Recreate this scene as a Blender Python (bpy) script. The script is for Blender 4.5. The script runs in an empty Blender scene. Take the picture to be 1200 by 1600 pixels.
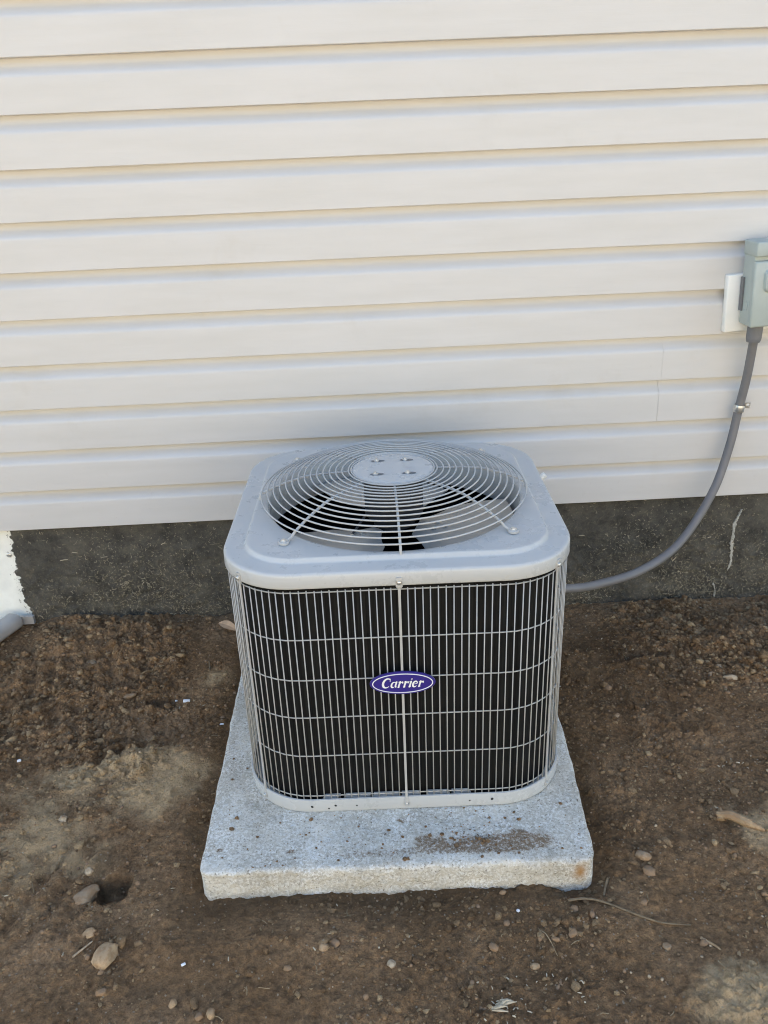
import bpy, bmesh, math, random
import numpy as np
from mathutils import Matrix, Vector

random.seed(7); RNG = np.random.default_rng(11)
scene = bpy.context.scene
COL = scene.collection

# ------------------------------------------------------------------ camera
cam_d = bpy.data.cameras.new('camera'); cam = bpy.data.objects.new('camera', cam_d); COL.objects.link(cam)
cam_d.sensor_fit = 'VERTICAL'; cam_d.sensor_height = 36.0; cam_d.lens = 28.775
cam_d.clip_start = 0.02; cam_d.clip_end = 500
def cam_axes(pitch, yaw, roll):
    cy, sy, cp, sp = math.cos(yaw), math.sin(yaw), math.cos(pitch), math.sin(pitch)
    f = Vector((sy*cp, cy*cp, -sp)); r = Vector((cy, -sy, 0)); u = r.cross(f)
    return math.cos(roll)*r+math.sin(roll)*u, -math.sin(roll)*r+math.cos(roll)*u, f
r_, u_, f_ = cam_axes(0.4271, 0.0173, -0.0421)
cam.matrix_world = Matrix(((r_.x, u_.x, -f_.x, 0.0), (r_.y, u_.y, -f_.y, -2.182), (r_.z, u_.z, -f_.z, 1.325), (0, 0, 0, 1)))
scene.camera = cam

# ------------------------------------------------------------------ sky, sun, exposure
SUN_EL, SUN_AZ = math.radians(54), math.radians(-10)      # azimuth from +Y (behind the house) towards +X
world = bpy.data.worlds.new('World'); scene.world = world; world.use_nodes = True
wn = world.node_tree.nodes; wl = world.node_tree.links
sky = wn.new('ShaderNodeTexSky'); sky.sky_type = 'NISHITA'; sky.sun_disc = False
sky.sun_elevation = SUN_EL; sky.sun_rotation = SUN_AZ
sky.air_density = 1.0; sky.dust_density = 0.6; sky.ozone_density = 1.6
wn['Background'].inputs['Strength'].default_value = 0.15
wl.new(sky.outputs['Color'], wn['Background'].inputs['Color'])
sun_d = bpy.data.lights.new('sun', 'SUN'); sun_d.energy = 5.0; sun_d.angle = math.radians(0.53); sun_d.color = (1.0, 0.95, 0.87)
sun = bpy.data.objects.new('sun', sun_d); COL.objects.link(sun)
to_sun = Vector((math.sin(SUN_AZ)*math.cos(SUN_EL), math.cos(SUN_AZ)*math.cos(SUN_EL), math.sin(SUN_EL)))
sun.rotation_euler = to_sun.to_track_quat('Z', 'Y').to_euler(); sun.location = (0, 6, 9)
vs = scene.view_settings
vs.view_transform = 'Standard'; vs.look = 'None'; vs.gamma = 1.0; vs.use_curve_mapping = False
vs.exposure = 1.82
scene.cycles.filter_width = 1.05
vs.use_white_balance = True; vs.white_balance_temperature = 6900; vs.white_balance_tint = 6.5

# ------------------------------------------------------------------ noise
def _hash(ix, iy, seed):
    h = (ix.astype(np.int64)*374761393 + iy.astype(np.int64)*668265263 + seed*1442695041) & 0xFFFFFFFF
    h = ((h ^ (h >> 13))*1274126177) & 0xFFFFFFFF
    return ((h ^ (h >> 16)) & 0xFFFF)/65535.0
def vnoise(x, y, seed=0):
    x = np.asarray(x, float); y = np.asarray(y, float)
    ix, iy = np.floor(x), np.floor(y); fx, fy = x-ix, y-iy
    fx = fx*fx*fx*(fx*(fx*6-15)+10); fy = fy*fy*fy*(fy*(fy*6-15)+10)
    a, b = _hash(ix, iy, seed), _hash(ix+1, iy, seed); c, d = _hash(ix, iy+1, seed), _hash(ix+1, iy+1, seed)
    return ((a*(1-fx)+b*fx)*(1-fy)+(c*(1-fx)+d*fx)*fy)*2-1
def fbm(x, y, seed=0, oct=4, gain=.5):
    t = 0; a = 1.0
    for o in range(oct):
        ca, sa = math.cos(o*1.1), math.sin(o*1.1)
        t = t + a*vnoise((x*ca-y*sa)*2**o+o*17.3, (x*sa+y*ca)*2**o-o*9.1, seed+o*13); a *= gain
    return t
def worley(x, y, seed=0):
    # rounded lumps: 1 at a cell's lump centre, falling to 0; every lump with its own height
    ix, iy = np.floor(x), np.floor(y); out = np.zeros(np.shape(x))
    for ox in (-1, 0, 1):
        for oy in (-1, 0, 1):
            cx, cy = ix+ox, iy+oy; hx, hy, hh = _hash(cx, cy, seed), _hash(cx, cy, seed+7), _hash(cx, cy, seed+19)
            rad = .30+.42*_hash(cx, cy, seed+31); d = np.hypot(x-cx-hx, (y-cy-hy)*(.8+.5*hh))/rad
            out = np.maximum(out, np.sqrt(np.clip(1-d*d, 0, 1))*(.25+.75*hh)*rad)
    return out
def sstep(e0, e1, v):
    t = np.clip((v-e0)/(e1-e0), 0, 1); return t*t*(3-2*t)

# ------------------------------------------------------------------ materials
def mat(name):
    m = bpy.data.materials.new(name); m.use_nodes = True
    return m, m.node_tree.nodes, m.node_tree.links, m.node_tree.nodes['Principled BSDF']
def ramp(N, stops):
    r = N.new('ShaderNodeValToRGB')
    while len(r.color_ramp.elements) < len(stops): r.color_ramp.elements.new(0.5)
    for e, (p, c) in zip(r.color_ramp.elements, stops):
        e.position = p; e.color = (*c, 1) if len(c) == 3 else c
    return r
def noise_n(N, L, vec, scale, detail=4, rough=.5, dist=0):
    n = N.new('ShaderNodeTexNoise'); n.inputs['Scale'].default_value = scale; n.inputs['Detail'].default_value = detail
    n.inputs['Roughness'].default_value = rough; n.inputs['Distortion'].default_value = dist
    if vec is not None: L.new(vec, n.inputs['Vector'])
    return n
def mixc(N, L, fac, a, b, mode='MIX'):
    m = N.new('ShaderNodeMix'); m.data_type = 'RGBA'; m.blend_type = mode
    for sock, v in ((m.inputs[0], fac), (m.inputs[6], a), (m.inputs[7], b)):
        if hasattr(v, 'links'): L.new(v, sock)
        elif isinstance(v, (int, float)): sock.default_value = v
        else: sock.default_value = (*v, 1)
    return m.outputs[2]
def bump(N, L, h, strength, dist, normal=None):
    b = N.new('ShaderNodeBump'); b.inputs['Strength'].default_value = strength; b.inputs['Distance'].default_value = dist
    L.new(h, b.inputs['Height'])
    if normal is not None: L.new(normal, b.inputs['Normal'])
    return b.outputs[0]
def pos(N, L, scale=(1, 1, 1), obj=True):
    if obj:
        t = N.new('ShaderNodeTexCoord').outputs['Object']
    else:
        t = N.new('ShaderNodeNewGeometry').outputs['Position']
    m = N.new('ShaderNodeMapping'); m.inputs['Scale'].default_value = scale; L.new(t, m.inputs['Vector']); return m.outputs[0]
def mth(N, L, op, a, b=None):
    n = N.new('ShaderNodeMath'); n.operation = op
    for s, v in ((n.inputs[0], a), (n.inputs[1], b)):
        if v is None: continue
        if hasattr(v, 'links'): L.new(v, s)
        else: s.default_value = v
    return n.outputs[0]

M = {}
def simple(name, col, rough=.5, metal=0, var=.06, scale=25, bmp=0.0, spec=.5):
    m, N, L, P = mat(name); v = pos(N, L)
    n = noise_n(N, L, v, scale, 5, .6)
    c0 = tuple(max(0, c*(1-var*1.6)) for c in col); c1 = tuple(min(1, c*(1+var*1.6)) for c in col)
    r = ramp(N, [(.3, c0), (.7, c1)]); L.new(n.outputs[0], r.inputs[0]); L.new(r.outputs[0], P.inputs['Base Color'])
    P.inputs['Roughness'].default_value = rough; P.inputs['Metallic'].default_value = metal
    P.inputs['Specular IOR Level'].default_value = spec
    if bmp:
        n2 = noise_n(N, L, v, scale*6, 4, .6); L.new(bump(N, L, n2.outputs[0], bmp, .002), P.inputs['Normal'])
    M[name] = m; return m
# vinyl siding: off-white with a faint embossed grain
m, N, L, P = mat('vinyl_siding'); v = pos(N, L, obj=False)
n = noise_n(N, L, pos(N, L, (1.2, 1, 9), False), 3.0, 3, .5)
r = ramp(N, [(.3, (.60, .575, .535)), (.7, (.635, .61, .575))]); L.new(n.outputs[0], r.inputs[0])
dn = noise_n(N, L, v, 4.0, 6, .65); dr = ramp(N, [(.58, (1, 1, 1)), (.8, (.93, .91, .87))]); L.new(dn.outputs[0], dr.inputs[0])
c = mixc(N, L, 1.0, r.outputs[0], dr.outputs[0], 'MULTIPLY')
vo = N.new('ShaderNodeTexVoronoi'); vo.inputs['Scale'].default_value = 42; L.new(v, vo.inputs['Vector'])      # sparse mud flecks
sep = N.new('ShaderNodeSeparateColor'); L.new(vo.outputs['Color'], sep.inputs[0])
fl = mth(N, L, 'MULTIPLY', mth(N, L, 'GREATER_THAN', sep.outputs[0], .975), mth(N, L, 'LESS_THAN', vo.outputs['Distance'], .10))
zs2 = N.new('ShaderNodeSeparateXYZ'); L.new(v, zs2.inputs[0]); zr2 = ramp(N, [(.30, (1, 1, 1)), (.62, (.12, .12, .12))]); L.new(zs2.outputs[2], zr2.inputs[0])
c = mixc(N, L, mth(N, L, 'MULTIPLY', mth(N, L, 'MULTIPLY', fl, zr2.outputs[0]), .6), c, (.30, .24, .17))
sm = noise_n(N, L, v, 26, 6, .7); smr = ramp(N, [(.60, (0, 0, 0)), (.80, (1, 1, 1))]); L.new(sm.outputs[0], smr.inputs[0])
c = mixc(N, L, mth(N, L, 'MULTIPLY', mth(N, L, 'MULTIPLY', smr.outputs[0], zr2.outputs[0]), .35), c, (.42, .36, .29))
L.new(c, P.inputs['Base Color'])
P.inputs['Roughness'].default_value = .5; P.inputs['Specular IOR Level'].default_value = .4
g = noise_n(N, L, pos(N, L, (6, 60, 130), False), 1.0, 4, .6, .4)
L.new(bump(N, L, g.outputs[0], .30, .0016), P.inputs['Normal']); M['vinyl_siding'] = m

# soil: colour by wet / dry patches (point attribute) and clod noise
def soil(name, attr=True):
    m, N, L, P = mat(name); v = pos(N, L, obj=False)
    n1 = noise_n(N, L, v, 5.0, 8, .62); n2 = noise_n(N, L, v, 85, 7, .72); n3 = noise_n(N, L, v, 260, 4, .65)
    r1 = ramp(N, [(.25, (.212, .128, .067)), (.5, (.318, .196, .104)), (.75, (.445, .285, .160))]); L.new(n1.outputs[0], r1.inputs[0])
    r2 = ramp(N, [(.30, (.50, .49, .48)), (.5, (1, 1, 1)), (.70, (1.62, 1.60, 1.52))]); L.new(n2.outputs[0], r2.inputs[0])
    c = mixc(N, L, 1.0, r1.outputs[0], r2.outputs[0], 'MULTIPLY')
    at = N.new('ShaderNodeAttribute'); at.attribute_name = 'dry'
    r3 = ramp(N, [(.3, (.60, .42, .23)), (.7, (.84, .61, .36))]); L.new(n2.outputs[0], r3.inputs[0])
    c = mixc(N, L, at.outputs['Fac'], c, r3.outputs[0])
    at2 = N.new('ShaderNodeAttribute'); at2.attribute_name = 'damp'
    c = mixc(N, L, at2.outputs['Fac'], c, (.150, .092, .048))
    # tiny pale grit
    vo = N.new('ShaderNodeTexVoronoi'); vo.inputs['Scale'].default_value = 170; L.new(v, vo.inputs['Vector'])
    sep = N.new('ShaderNodeSeparateColor'); L.new(vo.outputs['Color'], sep.inputs[0])
    pick = mth(N, L, 'GREATER_THAN', sep.outputs[0], .945); near = mth(N, L, 'LESS_THAN', vo.outputs['Distance'], .33)
    c = mixc(N, L, mth(N, L, 'MULTIPLY', mth(N, L, 'MULTIPLY', pick, near), .75), c, (.46, .38, .28))
    at3 = N.new('ShaderNodeAttribute'); at3.attribute_name = 'far'
    c = mixc(N, L, at3.outputs['Fac'], c, (.40, .315, .215))
    L.new(c, P.inputs['Base Color']); P.inputs['Roughness'].default_value = .95; P.inputs['Specular IOR Level'].default_value = .15
    b = bump(N, L, n2.outputs[0], .9, .018); b = bump(N, L, n3.outputs[0], .9, .006, b)
    L.new(b, P.inputs['Normal']); M[name] = m
soil('soil')

# dark sprayed foundation coating
m, N, L, P = mat('tar'); v = pos(N, L, obj=False)
n1 = noise_n(N, L, v, 14, 9, .72); n2 = noise_n(N, L, v, 95, 7, .75, 1.2); n3 = noise_n(N, L, v, 420, 3, .6)
r1 = ramp(N, [(.36, (.066, .062, .052)), (.64, (.160, .144, .114))]); L.new(n1.outputs[0], r1.inputs[0])
sp = ramp(N, [(.50, (0, 0, 0)), (.66, (1, 1, 1))]); L.new(n2.outputs[0], sp.inputs[0])
zz = N.new('ShaderNodeSeparateXYZ'); L.new(v, zz.inputs[0])
low = ramp(N, [(0.0, (1, 1, 1)), (.33, (.35, .35, .35))]); L.new(zz.outputs[2], low.inputs[0])
c = mixc(N, L, mth(N, L, 'MULTIPLY', sp.outputs[0], mth(N, L, 'MULTIPLY', low.outputs[0], .8)), r1.outputs[0], (.27, .235, .165))
L.new(c, P.inputs['Base Color']); P.inputs['Roughness'].default_value = .75; P.inputs['Specular IOR Level'].default_value = .3
L.new(bump(N, L, n3.outputs[0], .7, .004, bump(N, L, n2.outputs[0], .9, .010)), P.inputs['Normal']); M['tar'] = m

# concrete pad: grey with white speckle, pits and dirt
m, N, L, P = mat('concrete'); v = pos(N, L, obj=False)
n1 = noise_n(N, L, v, 9, 10, .72); n2 = noise_n(N, L, v, 190, 6, .75); n3 = noise_n(N, L, v, 420, 4, .6)
r1 = ramp(N, [(.32, (.41, .37, .295)), (.5, (.56, .515, .425)), (.68, (.76, .71, .60))]); L.new(n1.outputs[0], r1.inputs[0])
n1b = noise_n(N, L, v, 8.5, 7, .7); wr = ramp(N, [(.42, (0, 0, 0)), (.66, (1, 1, 1))]); L.new(n1b.outputs[0], wr.inputs[0])
sp = ramp(N, [(.47, (0, 0, 0)), (.56, (1, 1, 1))]); L.new(n2.outputs[0], sp.inputs[0])
c = mixc(N, L, mth(N, L, 'MULTIPLY', sp.outputs[0], mth(N, L, 'MULTIPLY_ADD', wr.outputs[0], .8)), r1.outputs[0], (.82, .80, .74))
pit = noise_n(N, L, v, 210, 3, .6); pr_ = ramp(N, [(.30, (.36, .33, .29)), (.42, (1, 1, 1))]); L.new(pit.outputs[0], pr_.inputs[0])
c = mixc(N, L, 1.0, c, pr_.outputs[0], 'MULTIPLY')
at = N.new('ShaderNodeAttribute'); at.attribute_name = 'dirt'
nd = noise_n(N, L, v, 150, 8, .85)
dm = mth(N, L, 'SUBTRACT', mth(N, L, 'MULTIPLY', at.outputs['Fac'], .54), nd.outputs[0])
dmr = ramp(N, [(.0, (0, 0, 0)), (.13, (1, 1, 1))]); L.new(mth(N, L, 'ADD', dm, .07), dmr.inputs[0])
c = mixc(N, L, dmr.outputs[0], c, (.22, .15, .09))
at = N.new('ShaderNodeAttribute'); at.attribute_name = 'rust'; c = mixc(N, L, at.outputs['Fac'], c, (.40, .21, .07))
L.new(c, P.inputs['Base Color']); P.inputs['Roughness'].default_value = .88; P.inputs['Specular IOR Level'].default_value = .3
L.new(bump(N, L, n3.outputs[0], .5, .003, bump(N, L, n2.outputs[0], .5, .005)), P.inputs['Normal']); M['concrete'] = m

# painted sheet steel, light grey
m, N, L, P = mat('unit_paint'); v = pos(N, L)
n1 = noise_n(N, L, v, 3.5, 5, .6); r1 = ramp(N, [(.3, (.46, .465, .45)), (.7, (.51, .515, .50))]); L.new(n1.outputs[0], r1.inputs[0])
d = noise_n(N, L, v, 14, 7, .7); dr = ramp(N, [(.60, (1, 1, 1)), (.78, (.84, .81, .76))]); L.new(d.outputs[0], dr.inputs[0])
c = mixc(N, L, 1.0, r1.outputs[0], dr.outputs[0], 'MULTIPLY')
du = noise_n(N, L, v, 120, 6, .75); dur = ramp(N, [(.60, (0, 0, 0)), (.74, (1, 1, 1))]); L.new(du.outputs[0], dur.inputs[0])
c = mixc(N, L, mth(N, L, 'MULTIPLY', dur.outputs[0], .35), c, (.62, .58, .50)); L.new(c, P.inputs['Base Color'])
rr = ramp(N, [(.3, (.22,)*3), (.7, (.38,)*3)]); L.new(d.outputs[0], rr.inputs[0]); L.new(rr.outputs[0], P.inputs['Roughness'])
op = noise_n(N, L, v, 500, 2, .5); L.new(bump(N, L, op.outputs[0], .08, .001), P.inputs['Normal']); M['unit_paint'] = m
simple('wire_paint', (.455, .45, .425), .42, 0, .05, 40)
simple('unit_inside', (.16, .17, .18), .6, 0, .15, 12)
simple('fan_metal', (.46, .425, .37), .45, .35, .08, 10)
simple('motor_black', (.030, .029, .031), .6, 0, .2, 20)
simple('screw_steel', (.62, .62, .60), .3, .8, .1, 60)
simple('hole_dark', (.02, .02, .02), .8, 0, .1, 60)
# coil: black aluminium fins
m, N, L, P = mat('coil_fins')
n1 = noise_n(N, L, pos(N, L, (400, 400, 1)), 1.0, 2, .5); r1 = ramp(N, [(.35, (.003, .003, .0029)), (.65, (.012, .012, .0108))]); L.new(n1.outputs[0], r1.inputs[0])
L.new(r1.outputs[0], P.inputs['Base Color']); P.inputs['Roughness'].default_value = .7; P.inputs['Specular IOR Level'].default_value = .2
L.new(bump(N, L, n1.outputs[0], .4, .002), P.inputs['Normal']); M['coil_fins'] = m
simple('badge_blue', (.036, .024, .20), .32, 0, .02, 10)
simple('badge_white', (.82, .82, .82), .35, 0, .01, 10)
simple('white_vinyl', (.87, .86, .80), .45, 0, .02, 12)
simple('box_grey_green', (.40, .45, .42), .45, 0, .05, 9)
simple('fitting_grey', (.16, .16, .165), .55, 0, .06, 20)
simple('conduit_grey', (.175, .168, .165), .5, 0, .05, 20)
simple('foundation_cream', (.92, .91, .83), .8, 0, .06, 14, .25)
simple('bare_concrete', (.44, .42, .36), .9, 0, .15, 90, .5)
simple('downspout_paint', (.40, .385, .36), .45, 0, .05, 10)
simple('plywood', (.30, .24, .16), .8, 0, .1, 6)
simple('shingle', (.10, .10, .105), .9, 0, .25, 30, .5)
simple('bounce_house_paint', (.66, .61, .52), .6, 0, .03, 3)  # cream of the added unseen house, for its warm bounce
simple('window_glass', (.03, .035, .04), .08, 0, .05, 2)
simple('straw', (.33, .245, .14), .8, 0, .2, 40)
simple('straw_pale', (.52, .44, .31), .8, 0, .2, 40)
simple('lint', (.30, .26, .18), .85, 0, .25, 50)
simple('wood_pale', (.36, .25, .14), .8, 0, .2, 45, .4)
simple('root_brown', (.20, .145, .085), .85, 0, .2, 60, .4)
simple('dry_leaf', (.50, .33, .20), .7, 0, .15, 40)
simple('white_chip', (.85, .85, .84), .6, 0, .03, 40)
simple('stone_tan', (0.42, 0.29, 0.165), .85, 0, .18, 28, .6)
simple('stone_grey', (0.32, 0.235, 0.15), .88, 0, .2, 32, .7)
simple('stone_pale', (0.46, 0.36, 0.24), .85, 0, .18, 36, .6)
simple('stone_brown', (0.26, 0.17, 0.1), .88, 0, .2, 34, .6)

for nm in ('stone_tan', 'stone_grey', 'stone_pale', 'stone_brown', 'wood_pale'):       # soil dried onto the stones
    m = M[nm]; N, L = m.node_tree.nodes, m.node_tree.links; P = N['Principled BSDF']; src = P.inputs['Base Color'].links[0].from_socket
    v = pos(N, L, obj=False); q = noise_n(N, L, v, 75, 6, .7); rr = ramp(N, [(.44, (0, 0, 0)), (.58, (1, 1, 1))]); L.new(q.outputs[0], rr.inputs[0])
    L.new(mixc(N, L, mth(N, L, 'MULTIPLY', rr.outputs[0], .8), src, (.30, .18, .09)), P.inputs['Base Color'])

# ------------------------------------------------------------------ mesh helpers
class MB:
    def __init__(s): s.v = []; s.f = []
    def add(s, verts, faces):
        o = len(s.v); s.v += [tuple(p) for p in verts]; s.f += [tuple(i+o for i in f) for f in faces]
    def box(s, c, d, rot=None):
        x, y, z = (k/2 for k in d); P = [Vector((sx*x, sy*y, sz*z)) for sz in (-1, 1) for sy in (-1, 1) for sx in (-1, 1)]
        if rot is not None: P = [rot @ p for p in P]
        s.add([p+Vector(c) for p in P], [(0, 2, 3, 1), (4, 5, 7, 6), (0, 1, 5, 4), (2, 6, 7, 3), (0, 4, 6, 2), (1, 3, 7, 5)])
    def loops(s, loops, closed=True, cap0=False, cap1=False):
        n = len(loops[0]); o = len(s.v)
        for lp in loops: s.v += [tuple(p) for p in lp]
        for i in range(len(loops)-1):
            for j in range(n if closed else n-1):
                k = (j+1) % n; s.f.append((o+i*n+j, o+i*n+k, o+(i+1)*n+k, o+(i+1)*n+j))
        if cap0: s.f.append(tuple(o+j for j in reversed(range(n))))
        if cap1: s.f.append(tuple(o+(len(loops)-1)*n+j for j in range(n)))
    def tube(s, pts, rad, n=6, closed=False, caps=True):
        pts = [Vector(p) for p in pts]; m = len(pts); rad = [rad]*m if not hasattr(rad, '__len__') else rad
        tan = [(pts[(i+1) % m]-pts[i-1]).normalized() if closed else (pts[min(i+1, m-1)]-pts[max(i-1, 0)]).normalized() for i in range(m)]
        up = Vector((0, 0, 1)) if abs(tan[0].z) < .9 else Vector((1, 0, 0))
        a = tan[0].cross(up).normalized(); lp = []
        for i in range(m):
            a = (a-tan[i]*a.dot(tan[i])).normalized(); b = tan[i].cross(a)
            lp.append([pts[i]+(a*math.cos(t)+b*math.sin(t))*rad[i] for t in [2*math.pi*j/n for j in range(n)]])
        if closed: lp.append(lp[0])
        s.loops(lp, True, caps and not closed, caps and not closed)
    def mesh(s, name, smooth=True):
        me = bpy.data.meshes.new(name); me.from_pydata(s.v, [], s.f); me.update()
        if smooth: me.polygons.foreach_set('use_smooth', [True]*len(me.polygons))
        return me
def link(name, me, material, parent=None, loc=None, sharp=None):
    o = bpy.data.objects.new(name, me); COL.objects.link(o)
    if material is not None and me is not None and not me.materials: me.materials.append(M[material])
    if parent is not None: o.parent = parent
    if loc is not None: o.location = loc
    if sharp is not None and me is not None: me.set_sharp_from_angle(angle=math.radians(sharp))
    return o
def build(mb, name, material, parent=None, loc=None, smooth=True, sharp=35):
    me = mb.mesh(name, smooth); return link(name, me, material, parent, loc, sharp if smooth else None)
def empty(name, loc, label, cat, rz=0.0, group=None):
    o = bpy.data.objects.new(name, None); COL.objects.link(o); o.location = loc; o.rotation_euler.z = rz
    o.empty_display_size = .1; tag(o, label, cat, group); return o
def tag(o, label, cat=None, group=None, kind=None):
    o['label'] = label
    if cat: o['category'] = cat
    if group: o['group'] = group
    if kind: o['kind'] = kind
    return o
def bevel_box(d, r, seg=2, c=(0, 0, 0)):
    bm = bmesh.new(); bmesh.ops.create_cube(bm, size=1.0)
    for v in bm.verts: v.co = Vector((v.co.x*d[0], v.co.y*d[1], v.co.z*d[2]))
    bmesh.ops.bevel(bm, geom=list(bm.edges), offset=r, segments=seg, affect='EDGES', profile=.5)
    for v in bm.verts: v.co += Vector(c)
    me = bpy.data.meshes.new('box'); bm.to_mesh(me); bm.free()
    me.polygons.foreach_set('use_smooth', [True]*len(me.polygons)); me.set_sharp_from_angle(angle=math.radians(50)); return me
def attr(me, name, vals):
    a = me.attributes.new(name, 'FLOAT', 'POINT'); a.data.foreach_set('value', np.asarray(vals, np.float32))

# ------------------------------------------------------------------ ground
def gauss(x, y, cx, cy, sx, sy, a=0.0):
    ca, sa = math.cos(a), math.sin(a); dx, dy = x-cx, y-cy
    u, w = (dx*ca+dy*sa)/sx, (-dx*sa+dy*ca)/sy
    return np.exp(-.5*(u*u+w*w))
def boxmask(x, y, cx, cy, hx, hy, a=0.0, e=.006):
    ca, sa = math.cos(a), math.sin(a); dx, dy = x-cx, y-cy
    wob = .006*vnoise(x*70, y*70, 91)
    u, w = np.abs(dx*ca+dy*sa)+wob, np.abs(-dx*sa+dy*ca)+wob
    return (1-sstep(hx-e, hx+e, u))*(1-sstep(hy-e, hy+e, w))
def pad_dist(x, y):
    dx = np.maximum(np.maximum(-.357-x, x-.405), 0); dy = np.maximum(np.maximum(-1.045-y, y+.2), 0)
    return np.sqrt(dx*dx+dy*dy)
def treadmask(x, y):
    m = sstep(-.50, -.62, x+.10*(y+.3))*sstep(-.70, -.52, y+.25*(x+.9))
    m = np.maximum(m, .8*sstep(.62, .80, x)*sstep(-.56, -.42, y))
    return m*sstep(.02, -.02, y)*(1-.9*sstep(-.97, -1.03, x)*sstep(-.22, -.12, y))
def H(x, y):
    x = np.asarray(x, float); y = np.asarray(y, float)
    near = sstep(3.2, 1.6, np.sqrt(x*x+(y+.7)**2))
    h = .013*fbm(x*2.1, y*2.1, 3, 3)*(.3+.7*near)
    h = h + sstep(-.34, -.02, y)*np.interp(x, [-1.3, -1.05, -.5, .5, 1.05, 1.3], [.026, .024, .012, -.028, -.030, -.018])
    t = treadmask(x, y)
    rough = .55+.9*t
    # rolling clods
    n1 = fbm(x*14, y*14, 21, 3); n2 = 1-np.abs(fbm(x*24, y*24, 33, 2)); n3 = fbm(x*62, y*62, 45, 2)
    h = h+near*rough*(.0070*n1+.0042*n3)+near*.006*t*n2
    wx, wy = x+.010*vnoise(x*30, y*30, 61), y+.010*vnoise(x*30+9, y*30, 62)
    crumbly = np.clip(.40+.85*fbm(x*4.5, y*4.5, 73, 3)+.7*t, .10, 1.3)
    h = h+near*crumbly*(.017*worley(wx*26, wy*26, 81)*(.5+.5*t)+.0115*worley(wx*58, wy*58, 82)+.0068*worley(wx*125, wy*125, 83))+near*.0011*vnoise(x*240, y*240, 84)
    # furrows dragged along both sides of the slab and diagonally at the right
    fur = gauss(x, y, .53, -.80, .075, .30, .10)+.8*gauss(x, y, .72, -.62, .13, .12)+.8*gauss(x, y, -.44, -.85, .05, .18)
    h = h+.0065*fur*np.sin(((x-.5)*math.cos(-.25)+(y+.8)*math.sin(-.25)*.5)*2*math.pi/.07+5*vnoise(x*6, y*4, 66))*np.clip(.35+fbm(x*7, y*5, 67, 2), 0, 1)
    # tread marks left by the tracked machine: short bars across the track, left of the unit and along the wall
    wv = x*.94+y*.34+.008*vnoise(x*9, y*9, 5)
    bars = np.sin(wv*2*math.pi/.052)
    h = h+near*t*.0058*bars*(.5+.5*np.clip(fbm(x*7, y*7, 8, 2)+.4, 0, 1))
    # scraped lines lower left, running towards the camera
    sc = gauss(x, y, -.655, -.94, .085, .20, -.2)
    h = h-.017*sc*(.5+.5*np.sin(((x+.66)*math.cos(.22)-(y+.98)*math.sin(.22))*2*math.pi/.055+2.6*vnoise(x*7, y*5, 77)))*np.clip(.55+fbm(x*6, y*4, 78, 2), 0, 1)
    # compacted flat soil left of the pad, lump beside it
    h = h+.012*gauss(x, y, -.50, -.60, .10, .05, .2)+.010*gauss(x, y, -.62, -.64, .10, .035, .1)-.010*gauss(x, y, -.55, -.50, .12, .07)
    # loose trench round the pad
    pd = pad_dist(x, y)
    h = h-.014*np.exp(-(pd/.035)**2)*(.6+.5*vnoise(x*11, y*11, 64))+.008*np.exp(-((pd-.10)/.05)**2)*near
    h = h-.022*sstep(-.99, -1.05, x)*sstep(-.30, -.10, y)
    # boot heel / peg holes
    h = h-.055*boxmask(x, y, -.548, -1.003, .036, .030, .10)
    h = h-.030*boxmask(x, y, -.578, -.392, .038, .020, -.08)-.014*boxmask(x, y, -.47, -.475, .018, .010, .3)
    h = h-.026*boxmask(x, y, .735, -.312, .055, .012, .18)-.02*boxmask(x, y, .79, -.30, .012, .018, .1)
    h = h+.014*gauss(x, y, -.60, -.43, .055, .010, -.1)+.009*gauss(x, y, .70, -.335, .06, .008, .15)
    h = h+.016*gauss(x, y, .60, -1.31, .12, .05, -.6)+.012*gauss(x, y, .80, -.95, .10, .05, .4)
    return h
def drymask(x, y):
    e = .35*fbm(x*16, y*16, 51, 3)
    d = 1.0*gauss(x, y, -.56, -.645, .13, .034, .05)+.75*gauss(x, y, -.52, -.74, .09, .05)+.75*gauss(x, y, -.72, -.92, .12, .10, .5)
    d = d+.8*gauss(x, y, .62, -1.31, .12, .07, -.5)+.75*gauss(x, y, .78, -.93, .12, .08, .3)+.5*gauss(x, y, -.45, -.33, .06, .10)+.45*gauss(x, y, -.85, -.75, .2, .1)
    d = d+.35*gauss(x, y, .75, -.62, .10, .06)
    return np.clip(sstep(.28, .95, d+e*np.clip(d*2, 0, 1)), 0, 1)*.9
def dampmask(x, y):
    d = .9*gauss(x, y, .58, -.33, .14, .16)+.8*np.exp(-(pad_dist(x, y)/.06)**2)+.4*gauss(x, y, -.46, -.14, .12, .06)+.5*gauss(x, y, 0.0, -1.2, .35, .09)
    return np.clip(d+.3*fbm(x*9, y*9, 71, 3)*np.clip(d*2, 0, 1)-.12, 0, .8)
def axis(lo, hi, step, far):
    a = list(np.arange(lo, hi+step*.5, step)); s = step; b = a[-1]; up = []
    while b < far: s *= 1.35; b += s; up.append(b)
    s = step; b = a[0]; dn = []
    while b > -far: s *= 1.35; b -= s; dn.append(b)
    return np.array(dn[::-1]+a+up)
gx, gy = axis(-1.28, 1.36, .0028, 80), axis(-1.40, .03, .0028, 80)
X, Y = np.meshgrid(gx, gy); Z = H(X, Y)
nx, ny = len(gx), len(gy)
idx = np.arange(nx*ny).reshape(ny, nx)
F = np.stack([idx[:-1, :-1], idx[:-1, 1:], idx[1:, 1:], idx[1:, :-1]], -1).reshape(-1, 4)
gm = bpy.data.meshes.new('ground')
gm.vertices.add(nx*ny); gm.vertices.foreach_set('co', np.stack([X, Y, Z], -1).astype(np.float32).ravel())
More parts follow.
